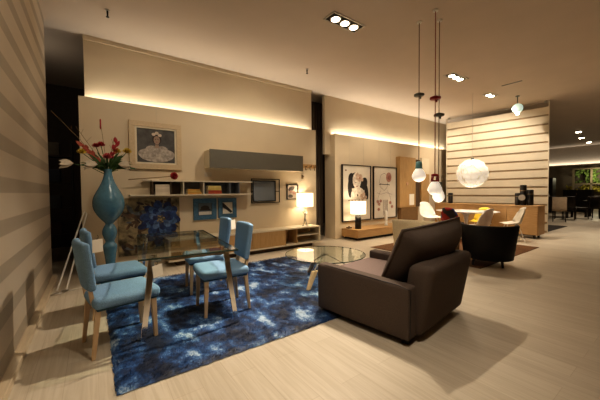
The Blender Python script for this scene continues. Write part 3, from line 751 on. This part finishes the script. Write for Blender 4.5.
t = thing('cream_armchair', 'cream woven armchair seen from behind between the brown armchair and oak bench', 'armchair', (5.10, 3.07, .012), R(8))
b = MB(); b.rbox(-.34, -.24, -.45, .45, .16, .74, .035, 4, .01)
for v in b.bm.verts: v.co.x -= .10*max(0, (v.co.z-.16)/.58)
b.build('backrest', CREAMF, t, True)
for s_ in (-1, 1): MB().rbox(-.28, .36, s_*.45-.05, s_*.45+.05, .16, .58, .03, 3).build('arm', CREAMF, t, True)
MB().rbox(-.26, .38, -.395, .395, .18, .42, .04, 3, .02).build('seat_cushion', CREAMF, t, True)
for x in (-.26, .30):
    for y in (-.40, .40): MB().taper((x, y, 0), (x, y, .18), (.014, .014), (.022, .022)).build('leg', BEECH, t)

def flat_rug(name, label, x0, x1, y0, y1, m):
    g = MB(); n = 30
    g.box(x0, x1, y0, y1, .001, .010)
    return tag(g.build(name, m, bevel=.003), label, 'rug')
BRUG = mat('rust_brown_rug', (.16, .075, .03), .95, var=.35, scale=40, bump=.6)
flat_rug('brown_rug', 'rust brown rug under the black tub chair and the white table', 5.16, 8.05, 2.12, 4.45, BRUG)
flat_rug('dark_rug', 'near-black rug on the floor beyond the oak sideboard', 9.95, 13.4, 2.75, 5.4, mat('charcoal_rug', (.03, .024, .02), .95, var=.3, scale=50, bump=.5))

# ------------------------------------------------------------------ oak low bench, pictures, wall unit (second wall)
t = thing('low_oak_bench', 'low honey oak bench floating on a dark plinth under the two tall prints', 'sideboard', (0, 0, 0))
bx0, bx1, by0, by1 = 5.53, 8.0, 5.18, 5.775
MB().box(bx0, bx1, by0+.015, by1, .07, .275).build('carcass', OAKY, t, bevel=.003)
MB().box(bx0, bx1, by0, by1, .255, .28).build('top_board', OAK, t, bevel=.002)
for a, b in ((bx0+.005, 7.15), (7.155, bx1)): MB().box(a, b, by0-.004, by0+.014, .075, .252).build('drawer', OAK, t, bevel=.002)
MB().box(bx0+.1, bx1-.1, by0+.12, by1-.02, 0, .07).build('plinth', BLACKM, t)
cyl_lamp((5.80, 5.42, .28))
t = tag(MB().lathe([(.02, 0), (.05, 0), (.055, .02), (.035, .06), (.04, .15), (.05, .28), (.045, .40), (.03, .44), (.024, .44), (.02, .40)], 20).build('tall_white_vase', WHITE, None, True, loc=(6.98, 5.42, .28)), 'slim white vase at the far end of the low oak bench', 'vase')
tag(MB().rbox(-.07, .07, -.05, .05, 0, .04, .012, 2).lathe([(.03, .04), (.018, .07)], 10).build('wooden_ornament', DBROWN, None, True, loc=(5.66, 5.62, .28)), 'small dark ornament on the left end of the low oak bench', 'ornament')

CANV = P('print_white', (.72, .66, .56), .06, 3)
# tall print A
def tall_print(x0, x1, z0, z1, label, k):
    t = thing('tall_framed_print', label, 'picture', (0, 0, 0), 0, 'pair of tall black framed figure prints')
    frame(t, x0, x1, z0, z1, .022, 5.72, .05, BLACKM)
    w = x1-x0; h = z1-z0; Y = 5.744
    m = MB(); m.use(CANV).box(x0+.02, x1-.02, 5.745, 5.765, z0+.02, z1-.02)
    def X(u): return x0+u*w
    def Z(v): return z0+v*h
    def E_(name, c, u, v, a, b, rot=0, n=18):
        nonlocal Y
        m.use(P(name, c, .25, 14)); ell(m, X(u), Z(v), a*w, b*w, Y, n, rot); Y -= .0003
    def S(name, c, pts, r=.006):
        nonlocal Y
        m.use(P(name, c, .2))
        for (a, b), (c2, d) in zip(pts, pts[1:]):
            p = Vector((X(a), 0, Z(b))); q = Vector((X(c2), 0, Z(d))); dd = (q-p).normalized(); nn = Vector((-dd.z, 0, dd.x))*r
            m.poly([tuple(v+Vector((0, Y, 0))) for v in (p-nn, q-nn, q+nn, p+nn)])
        Y -= .0003
    if k == 0:
        ink = (.02, .017, .017); sk = (.55, .40, .30)
        E_('ink', ink, .34, .72, .13, .19, .25); E_('ink', ink, .26, .58, .07, .22, .05); E_('ink', ink, .74, .66, .12, .18, -.5); E_('ink', ink, .84, .52, .07, .20, .15); E_('ink', ink, .42, .82, .14, .06, .3)
        E_('porcelain', (.74, .66, .56), .50, .73, .15, .20); E_('porcelain', (0, 0, 0), .54, .46, .25, .20)
        for u, v, r in ((.52, .82, .06), (.62, .80, .07), (.58, .74, .06), (.68, .74, .05), (.50, .76, .04)): E_('peach_rose', sk, u, v, r, r*.85)
        E_('peach_deep', (.38, .18, .12), .60, .77, .03, .028)
        E_('ink', ink, .46, .69, .025, .008); E_('lip', (.35, .06, .05), .50, .62, .022, .013)
        E_('ink', ink, .52, .46, .020, .030)
        for u, v in ((.66, .45), (.74, .48), (.70, .40), (.80, .42)): E_('peach_rose', sk, u, v, .055, .045)
        for u in (.2, .3, .42, .55, .66): S('ink_line', (.25, .19, .15), [(u, .37), (u+.05, .375)], .012)
        for u in (.3, .42, .55, .68): S('sepia_line', (.45, .36, .27), [(u, .35), (u-.02, .2), (u+.02, .05)], .004)
        E_('signature', (.3, .2, .15), .12, .90, .03, .02)
    else:
        li = (.22, .16, .13)
        S('sepia', li, [(.30, .60), (.25, .72), (.32, .84), (.46, .88), (.58, .84), (.62, .72), (.58, .60), (.46, .54), (.32, .60)], .005)
        E_('dusty_rose', (.42, .22, .17), .66, .80, .12, .14); E_('dusty_deep', (.30, .12, .09), .68, .79, .06, .07)
        S('ink', (0, 0, 0), [(.24, .66), (.34, .665), (.46, .655), (.60, .66), (.70, .65)], .010); E_('ink', (0, 0, 0), .30, .665, .035, .014); E_('ink', (0, 0, 0), .60, .66, .035, .014)
        S('sepia', li, [(.30, .54), (.20, .42), (.16, .26)], .005); S('sepia', li, [(.60, .54), (.72, .42), (.78, .26)], .005)
        for u in (.42, .46, .52, .57, .60): S('sepia_dk', (.16, .11, .09), [(u, .36), (u-.01, .2), (u+.01, .06)], .008)
        for u, v in ((.18, .33), (.24, .28), (.30, .34), (.72, .30), (.80, .22), (.22, .18)): E_('dusty_rose', (0, 0, 0), u, v, .055, .045)
        S('sepia', li, [(.15, .5), (.3, .47), (.55, .5), (.8, .46)], .004)
    m.build('print', None, t)
    MB().tube([(x0+.25*w, 5.755, z1), (x0+.25*w, 5.755, 2.84)], .0015, 5).build('hanging_wire', STEEL, t)
    MB().tube([(x0+.75*w, 5.755, z1), (x0+.75*w, 5.755, 2.84)], .0015, 5).build('hanging_wire', STEEL, t)
tall_print(5.52, 6.68, .45, 2.03, 'tall black-edged print of a dark-haired figure with peach roses', 0)
tall_print(6.80, 7.90, .45, 2.03, 'tall print of a faint line-drawn figure with dusty rose, right of the dark-haired one', 1)

t = thing('oak_wall_unit', 'tall oak wall unit of staggered cupboards right of the tall prints', 'cabinet', (0, 0, 0))
MB().box(7.93, 8.78, 5.62, 5.775, .75, 2.38).build('cupboard', OAKZ, t, bevel=.004)
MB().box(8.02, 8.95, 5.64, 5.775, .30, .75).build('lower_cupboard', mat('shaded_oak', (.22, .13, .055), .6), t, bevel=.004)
MB().box(8.78, 9.12, 5.68, 5.775, .75, 2.34).build('recess', DBROWN, t)
MB().box(9.12, 9.60, 5.62, 5.775, .85, 1.86).build('side_cupboard', OAKZ, t, bevel=.004)
MB().box(9.12, 9.60, 5.62, 5.66, 1.86, 2.40).build('cream_panel', CREAM, t)
MB().lathe([(.001, 0), (.05, .005), (.05, .03)], 16, M=Matrix.Translation((8.30, 5.61, 1.52)) @ Matrix.Rotation(PI/2, 4, 'X') @ Matrix.Translation((0, 0, -.02))).build('knob', mat('pinkish_knob', (.55, .33, .22), .5), t)
tag(MB().box(8.42, 8.68, 5.61, 5.619, .82, 1.18).build('price_sheet', PAPER), 'cream paper sheet fixed to the front of the oak wall unit', 'paper sheet')

# ------------------------------------------------------------------ pendants
def pendant(x, y, zg, zc, r, cap_m, cord_m, grip_m, label, cage=False):
    t = thing('pendant_lamp', label, 'pendant lamp', (x, y, H), 0, 'bulb-shaped pendant lamps')
    MB().lathe([(.035, -.02), (.04, 0)], 16).build('ceiling_rose', WHITE, t)
    MB().tube([(0, 0, -.01), (0, 0, zc-H)], .006, 6).build('cord', cord_m, t)
    MB().lathe([(.06, zg-H-.02), (.075, zg-H-.012), (.075, zg-H+.012), (.03, zg-H+.03)], 18).tube([(.04, 0, zg-H-.02), (.04, 0, zg-H-.05)], .012, 6).build('cord_grip', grip_m, t, True)
    c = zc-H
    if not cage:
        MB().lathe([(.02, c), (.045, c-.01), (.052, c-.10), (.048, c-.115)], 20).build('socket_cap', cap_m, t, True)
    else:
        b = MB(); b.lathe([(.02, c), (.05, c-.01), (.05, c-.035), (.02, c-.04)], 16)
        for a in range(4):
            dx, dy = .045*math.cos(a*PI/2), .045*math.sin(a*PI/2); b.tube([(dx, dy, c-.03), (dx*1.2, dy*1.2, c-.11)], .010, 6)
        b.lathe([(.048, c-.115), (.058, c-.115), (.058, c-.095), (.048, c-.095)], 18)
        b.build('socket_cap', cap_m, t, True)
    MB().lathe(smooth_prof([(.0, c-.095), (.04, c-.10), (.048, c-.12), (r*.72, c-.15), (r, c-.215), (r*.95, c-.26), (r*.62, c-.30), (0, c-.32)]), 28).build('bulb', BULB, t, True)
    point((x, y, zc-.45), 2.5, .09)
pendant(4.13, 2.59, 2.77, 1.75, .10, TEALL, CORD, GREYG, 'bulb pendant lamp with teal cap on a pale cord, left of the three')
pendant(4.06, 2.29, 2.63, 1.54, .095, REDL, RCORD, REDL, 'bulb pendant lamp with red cage cap on a red cord, middle of the three', True)
pendant(4.345, 2.39, 2.45, 1.43, .085, GREYG, CORD, GREYG, 'lowest bulb pendant lamp with grey cap, right and slightly behind the red one')

# big lace ball lamp
t = thing('ball_lamp', 'large glowing white lace ball lamp over the white table', 'pendant lamp', (8.3, 3.64, H))
b = MB(); b.ball((0, 0, 1.74-H), .365, 4)
for v in b.bm.verts: v.co += (v.co-Vector((0, 0, 1.74-H))).normalized()*.02*noise.noise(v.co*30)
b.build('lace_globe', BALL, t, True)
MB().tube([(0, 0, 0), (0, 0, 2.12-H)], .004, 5).build('cord', STEEL, t)
MB().lathe([(.04, 2.11-H), (.04, 2.16-H)], 12).build('socket', GREYG, t)
b = MB()
for i in range(26):
    a = Vector((random.gauss(0, 1), random.gauss(0, 1), random.gauss(0, 1))).normalized(); n1 = a.orthogonal().normalized(); n2 = a.cross(n1)
    b.tube([n1*math.cos(2*PI*k/28)*.384+n2*math.sin(2*PI*k/28)*.384+Vector((0, 0, 1.74-H)) for k in range(29)], .004, 4, False)
b.build('lace_threads', WHITE, t)
point((8.3, 3.64, 1.15), 14, .3)
point((-.9, 6.6, 3.2), 5, .2)  # weak fill light added to lift the dark corridor, no lamp there

# ------------------------------------------------------------------ white table with chairs
t = thing('white_table', 'white oval pedestal table brightly lit under the lace ball lamp', 'dining table', (8.15, 3.72, .012))
MB().lathe([(.001, .70), (.60, .70), (.66, .715), (.66, .73), (.001, .732)], 48, sx=.86, sy=1.18, cap=False).build('tabletop', mat('bright_white_top', (.88, .86, .82), .25, var=.01), t, True)
MB().lathe(smooth_prof([(.28, 0), (.26, .02), (.10, .06), (.05, .20), (.045, .45), (.07, .62), (.16, .70)]), 28).build('pedestal', WHITE, t, True)
def shell_chair(loc, rz, m, label, leg=WHITE):
    t = thing('shell_chair', label, 'chair', loc, rz, 'moulded shell chairs around the white table')
    b = MB(); n = 14; g = []
    for i in range(n+1):
        v = i/n; row = []
        for j in range(n+1):
            u = j/n*2-1
            if v < .5: x = .22-v*2*.40; z = .44-.02*math.sin(v*2*PI)+.06*u*u*min(1, v*3)
            else: w = (v-.5)*2; x = -.18-.10*w+.10*u*u*(1-w*.3); z = .44+.42*w-.05*u*u*w+.06*u*u*(1-w)
            hw = .23*(1-.25*max(0, v-.6)*2.5*abs(u)**3) if v > .6 else .23
            row.append(b.bm.verts.new((x, u*hw*(1-.15*(v > .9)), z)))
        g.append(row)
    for i in range(n):
        for j in range(n): b._f([g[i][j], g[i][j+1], g[i+1][j+1], g[i+1][j]])
    o = b.build('seat_shell', m, t, True); sm = o.modifiers.new('thickness', 'SOLIDIFY'); sm.thickness = .012
    for s_ in (-1, 1):
        MB().tube([(.12, s_*.10, .43), (.22, s_*.20, 0)], .011, 6).build('leg', leg, t)
        MB().tube([(-.10, s_*.10, .43), (-.22, s_*.20, 0)], .011, 6).build('leg', leg, t)
    return t
def patch_mat():
    m = bpy.data.materials.new('patchwork_fabric'); m.use_nodes = True
    N = m.node_tree.nodes; L = m.node_tree.links; b = N['Principled BSDF']
    tc = N.new('ShaderNodeTexCoord'); v = N.new('ShaderNodeTexVoronoi'); v.inputs['Scale'].default_value = 6; L.new(tc.outputs['Object'], v.inputs['Vector'])
    rp = N.new('ShaderNodeValToRGB'); rp.color_ramp.interpolation = 'CONSTANT'; e = rp.color_ramp.elements
    e[0].color = (.03, .06, .20, 1); e[1].position = .3; e[1].color = (.35, .03, .03, 1)
    for p, c in ((.45, (.05, .05, .06)), (.6, (.10, .20, .36)), (.72, (.45, .08, .08)), (.85, (.55, .45, .35))): q = e.new(p); q.color = (*c, 1)
    s_ = N.new('ShaderNodeSeparateColor'); L.new(v.outputs['Color'], s_.inputs[0]); L.new(s_.outputs[0], rp.inputs[0]); L.new(rp.outputs[0], b.inputs['Base Color']); b.inputs['Roughness'].default_value = .8
    return m
shell_chair((7.35, 3.70, .012), R(5), patch_mat(), 'shell chair with red and navy patchwork back at the near left of the white table')
shell_chair((7.55, 3.12, .0), R(75), mat('white_pink_fabric', (.95, .86, .83), .8, var=.12, scale=4), 'white and pink upholstered shell chair tucked under the near side of the white table')
shell_chair((8.55, 2.80, .0), R(125), mat('pale_beige_shell', (.50, .45, .37), .5), 'pale beige shell chair between the black tub chair and the oak sideboard')
YC = shell_chair((8.80, 3.62, .0), R(180), mat('yellow_shell', (.75, .55, .05), .5), 'yellow shell chair on the sideboard side of the white table')
WC = shell_chair((8.26, 4.80, .0), R(-110), mat('bright_white_shell', (.88, .86, .80), .5), 'bright white shell chair left of the white table before the oak wall unit')

YC.scale = (1, 1, .93); WC.scale = (1.15, 1.2, 1.1)
# ------------------------------------------------------------------ oak sideboard, ornaments, slatted partition
t = thing('oak_sideboard', 'long honey oak sideboard in front of the slatted partition', 'sideboard', (0, 0, 0))
sx0, sx1, sy0, sy1 = 9.30, 9.85, 2.48, 5.25
MB().box(sx0+.02, sx1, sy0, sy1, .10, .84).build('carcass', OAKY, t, bevel=.004)
MB().box(sx0-.01, sx1, sy0-.01, sy1, .84, .87).build('top_board', OAKY, t, bevel=.003)
for i in range(4):
    a = sy0+.01+i*(sy1-sy0-.02)/4; b = a+(sy1-sy0-.02)/4-.006
    d = MB().box(sx0, sx0+.02, a, b, .11, .83).build('door', OAKY, t, bevel=.002)
for x, y in ((9.4, 2.58), (9.75, 2.58), (9.4, 5.1), (9.75, 5.1)): MB().taper((x, y, 0), (x, y, .10), (.02, .02), (.03, .03)).build('foot', BLACKM, t)
def candle(loc, r, h, label, dent=False):
    t = thing('black_vase', label, 'vase', loc, 0, 'black cylinder vases on the oak sideboard')
    MB().lathe([(r*.9, 0), (r, .02), (r, h-.02), (r*.92, h), (r*.6, h), (r*.55, h-.04)], 24).build('body', BLACK, t, True)
    MB().lathe([(r*1.005, h*.7), (r*1.01, h*.72), (r*1.005, h*.74)], 24, cap=False).build('band', mat('dim_brass', (0, 0, 0)), t)
candle((9.55, 4.85, .87), .07, .34, 'black cylinder vase standing alone at the left end of the oak sideboard')
candle((9.56, 2.88, .87), .075, .55, 'tallest black cylinder vase in the middle of the trio on the sideboard')
candle((9.50, 2.98, .87), .07, .33, 'shortest black cylinder vase, left of the trio on the sideboard')
candle((9.58, 2.73, .87), .075, .42, 'medium black cylinder vase, right of the trio on the sideboard')
t = thing('round_clock', 'small round silver disc ornament standing before the black vase trio', 'ornament', (9.40, 2.86, .87))
MB().lathe([(.001, -.01), (.08, -.01), (.08, .01), (.001, .01)], 24, M=Matrix.Translation((0, 0, .21)) @ Matrix.Rotation(PI/2, 4, 'Y'), cap=False).build('disc', mat('pale_pewter', (.30, .26, .21), .4, .4), t)
MB().box(-.02, .02, -.04, .04, 0, .02).box(-.006, .006, -.008, .008, .02, .13).build('stand', BLACKM, t); t.name = 'disc_ornament'

# partition
t = thing('slatted_partition', 'tall cream partition of wide horizontal slats hung behind the oak sideboard', 'partition', (10.41, 5.42, 0), 0)
L_ = math.hypot(.40, 2.75); t.rotation_euler = (0, 0, math.atan2(-2.75, .40))
b = MB(); per = .262; z = .08
slatm = mat('cream_slat', (.74, .66, .52), .55, var=.04, scale=4)
while z+per < H-.05:
    b.box(0, L_, -.012, .012, z, z+per*.80); z += per
b.build('slats', slatm, t)
z = .08; b = MB()
MB().box(0, L_, .02, .03, .02, z+per*13.4).build('backing_fabric', mat('sheer_brown', (.42, .32, .21), .8), t)
MB().box(-.02, 0, -.02, .03, 0, H-.02).box(L_, L_+.02, -.02, .03, 0, H-.02).build('edge_rail', slatm, t)
MB().box(.04, .1, -.02, .02, H-.08, H).box(L_-.1, L_-.04, -.02, .02, H-.08, H).box(0, L_, -.008, .008, H-.06, H-.045).build('ceiling_bracket', STEEL, t)

# ------------------------------------------------------------------ far area (right background)
MW = mat('window_greens', (.10, .16, .03), .8, var=.9, scale=9)
w = MB().box(26.3, 26.36, 2.2, 2.3, .86, 2.6).box(26.3, 26.36, 5.1, 5.2, .9, 2.6).box(26.3, 26.36, 4.23, 4.33, .9, 2.6).box(26.3, 26.36, 2.3, 5.1, 1.58, 1.66).box(26.3, 26.36, 2.2, 5.2, 2.58, 2.66).box(26.3, 26.36, 2.2, 5.2, .80, .86).build('window_1', mat('window_bar', (.20, .16, .10), .6))
struct(w)
for nm, lb, (y0_, y1_, z0_, z1_), n, c in (('indoor_shrub', 'dense green shrub behind the upper panes of the far window', (3.5, 5.0, 1.72, 2.62), 900, MW), ('indoor_shrub', 'yellow-green low plants behind the lower panes of the far window', (3.4, 5.5, .8, 1.45), 800, mat('plant_yellow', (.34, .29, .04), .8, var=.7, scale=8))):
    b = MB()
    for i in range(n):
        p = Vector((random.uniform(26.4, 26.65), random.uniform(y0_, y1_), random.uniform(z0_, z1_)))
        if noise.noise(p*1.8) < -.25: continue
        b.leaf(p, p+Vector((random.uniform(-.1, .1), random.uniform(-.16, .16), random.uniform(-.16, .16))), .04, (1, 0, .1))
    b.tube([(26.55, y0_+.2, 0 if z0_ < 1 else .9), (26.55, y0_+.2, z1_-.2)], .03)
    tag(b.build(nm, c, None), lb, 'plant')
point((25.7, 3.9, 2.2), 50, .2, (1, .9, .6))  # added light that only brightens the plants and window bars

DKW = mat('very_dark_wood', (.022, .015, .011), .4)
def dchair(loc, rz, label, m=DKW):
    t = thing('far_dining_chair', label, 'chair', loc, rz, 'dark dining chairs in the far area')
    MB().rbox(-.22, .24, -.22, .22, .42, .50, .02, 2).build('seat', m, t, True)
    MB().rbox(-.25, -.20, -.22, .22, .48, .98, .02, 2).build('backrest', m, t, True)
    for x in (-.21, .2):
        for y in (-.19, .19): MB().taper((x, y, 0), (x, y, .43), (.014, .014), (.02, .02)).build('leg', DKW, t)
    return t
TA = thing('far_dining_table', 'dark wooden dining table left in the far area beside the beige chair', 'dining table', (17.6, 4.35, 0), 0)
MB().box(-.5, .5, -.9, .9, .72, .76).build('tabletop', DKW, TA)
for x in (-.42, .42):
    for y in (-.8, .8): MB().box(x-.04, x+.04, y-.04, y+.04, 0, .72).build('leg', DKW, TA)
TB = dup(TA, (18.8, 2.35, 0), 0, 'dark wooden dining table at the right frame edge in the far area')
ch = dchair((16.5, 4.0, 0), R(10), 'dark dining chair at the far left table, seen from behind')
rows = [((16.55, 3.35), 5, 'dark dining chair at the right end of the far left table'), ((17.3, 3.1), 100, 'dark dining chair between the two far dark tables'),
        ((17.95, 2.75), -10, 'dark dining chair at the near left side of the far right table'), ((17.8, 2.05), 5, 'dark dining chair at the near right side of the far right table'),
        ((18.8, 1.35), 95, 'dark dining chair past the end of the far right table'), ((19.7, 2.7), 180, 'dark dining chair across the far right table')]
for (x, y), a, lb in rows: dup(ch, (x, y, 0), R(a), lb)
bc = dchair((15.2, 3.37, 0), R(12), 'beige upholstered dining chair standing out against the dark far tables', mat('beige_upholstery', (.50, .39, .28), .85)); del bc['group']
for p_, w_, h_, lb in (((20.6, 5.6), 1.6, 1.9, 'tall black display cabinet behind the far tables beside the partition edge'), ((22.6, 4.2), 1.2, 1.25, 'low dark display cabinet before the far window')):
    t = thing('display_cabinet', lb, 'cabinet', (*p_, 0))
    MB().box(-.3, .3, -w_/2, w_/2, .08, h_).build('carcass', DKW, t)
    MB().box(-.32, -.3, -w_/2+.02, -.005, .1, h_-.02).build('door', DKW, t); MB().box(-.32, -.3, .005, w_/2-.02, .1, h_-.02).build('door', DKW, t)
    MB().box(-.25, .25, -w_/2+.05, w_/2-.05, 0, .08).build('plinth', BLACKM, t)
VS = tag(MB().lathe(smooth_prof([(.05, 0), (.09, .10), (.07, .22), (.03, .30), (.04, .34)]), 18).build('silver_vase', STEEL, None, True, loc=(17.5, 4.3, .76)), 'small silver vase on the far left dark table', 'vase')

# ------------------------------------------------------------------ lights
spot((3.01, 3.25, 3.83), (1.15, 3.0, .4), 400, 60, .6, .06)
spot((3.20, 3.25, 3.83), (2.4, 3.0, 0), 260, 80, .7)
spot((3.39, 3.25, 3.83), (3.3, 1.6, 0), 60, 60, .9)
spot((6.62, 3.35, 3.83), (5.2, 3.2, .3), 220, 72, .8)
spot((6.81, 3.35, 3.83), (7.6, 3.8, .5), 260, 80, .6)
spot((7.0, 3.35, 3.83), (7.4, 2.2, 0), 80, 65, .9)
spot((8.78, 3.45, 3.83), (10.4, 4.2, 1.2), 240, 120, .6)
spot((8.96, 3.45, 3.83), (8.2, 3.7, .7), 420, 42, .6)
spot((4.6, 4.3, 3.83), (5.4, 6.1, 1.4), 70, 50, .9)  # fill added to brighten the gap between the wall panels
spot((9.7, 4.7, 3.83), (10.4, 5.78, 1.6), 60, 80, .9)  # fill added to wash the wall left of the partition
spot((2.9, 3.2, 3.83), (1.1, 3.1, .4), 420, 26, .8)  # extra narrow beam added to brighten the nearer right chair seat
spot((1.2, .6, 3.83), (1.25, 1.75, 0), 170, 62, .95)  # foreground floor fill, from the added unseen downlight
spot((1.4, .6, 3.83), (2.2, 1.9, .2), 70, 85, .9)  # second fill beam of the unseen downlight, towards the armchair
spot((6.5, 4.2, 3.83), (6.6, 5.78, 1.2), 110, 100, .8)  # added wall wash over the tall prints, no fixture modelled
spot((2.8, 3.6, 3.83), (2.9, 5.75, 1.3), 110, 105, .9)  # added wall wash over the media bench, no fixture modelled
spot((.9, 3.4, 3.83), (.8, 5.75, 1.5), 70, 100, .9)  # added wall wash behind the vase, no fixture modelled
spot((1.3, 1.6, 3.83), (-.5, 3.2, 2.2), 80, 110, .9, .25)  # soft fill added to brighten the left wall
for x, y in ((13.5, 2.5), (17.6, 3.3), (11., 2.0)): spot((x, y, 3.75), (x, y-.3, 0), 210, 90, .7)  # far floor fill, only the middle one sits at a modelled spotlight
wd = bpy.data.worlds.new('dim_interior'); SC.world = wd; wd.use_nodes = True
wd.node_tree.nodes['Background'].inputs[0].default_value = (1, .8, .6, 1); wd.node_tree.nodes['Background'].inputs[1].default_value = .05
SC.view_settings.view_transform = 'Standard'; SC.view_settings.look = 'Medium High Contrast'; SC.view_settings.exposure = -.12; SC.view_settings.gamma = 1
SC.cycles.use_denoising = True; SC.cycles.max_bounces = 8; SC.cycles.transparent_max_bounces = 12; SC.cycles.sample_clamp_indirect = 4; SC.cycles.caustics_reflective = False; SC.cycles.caustics_refractive = False
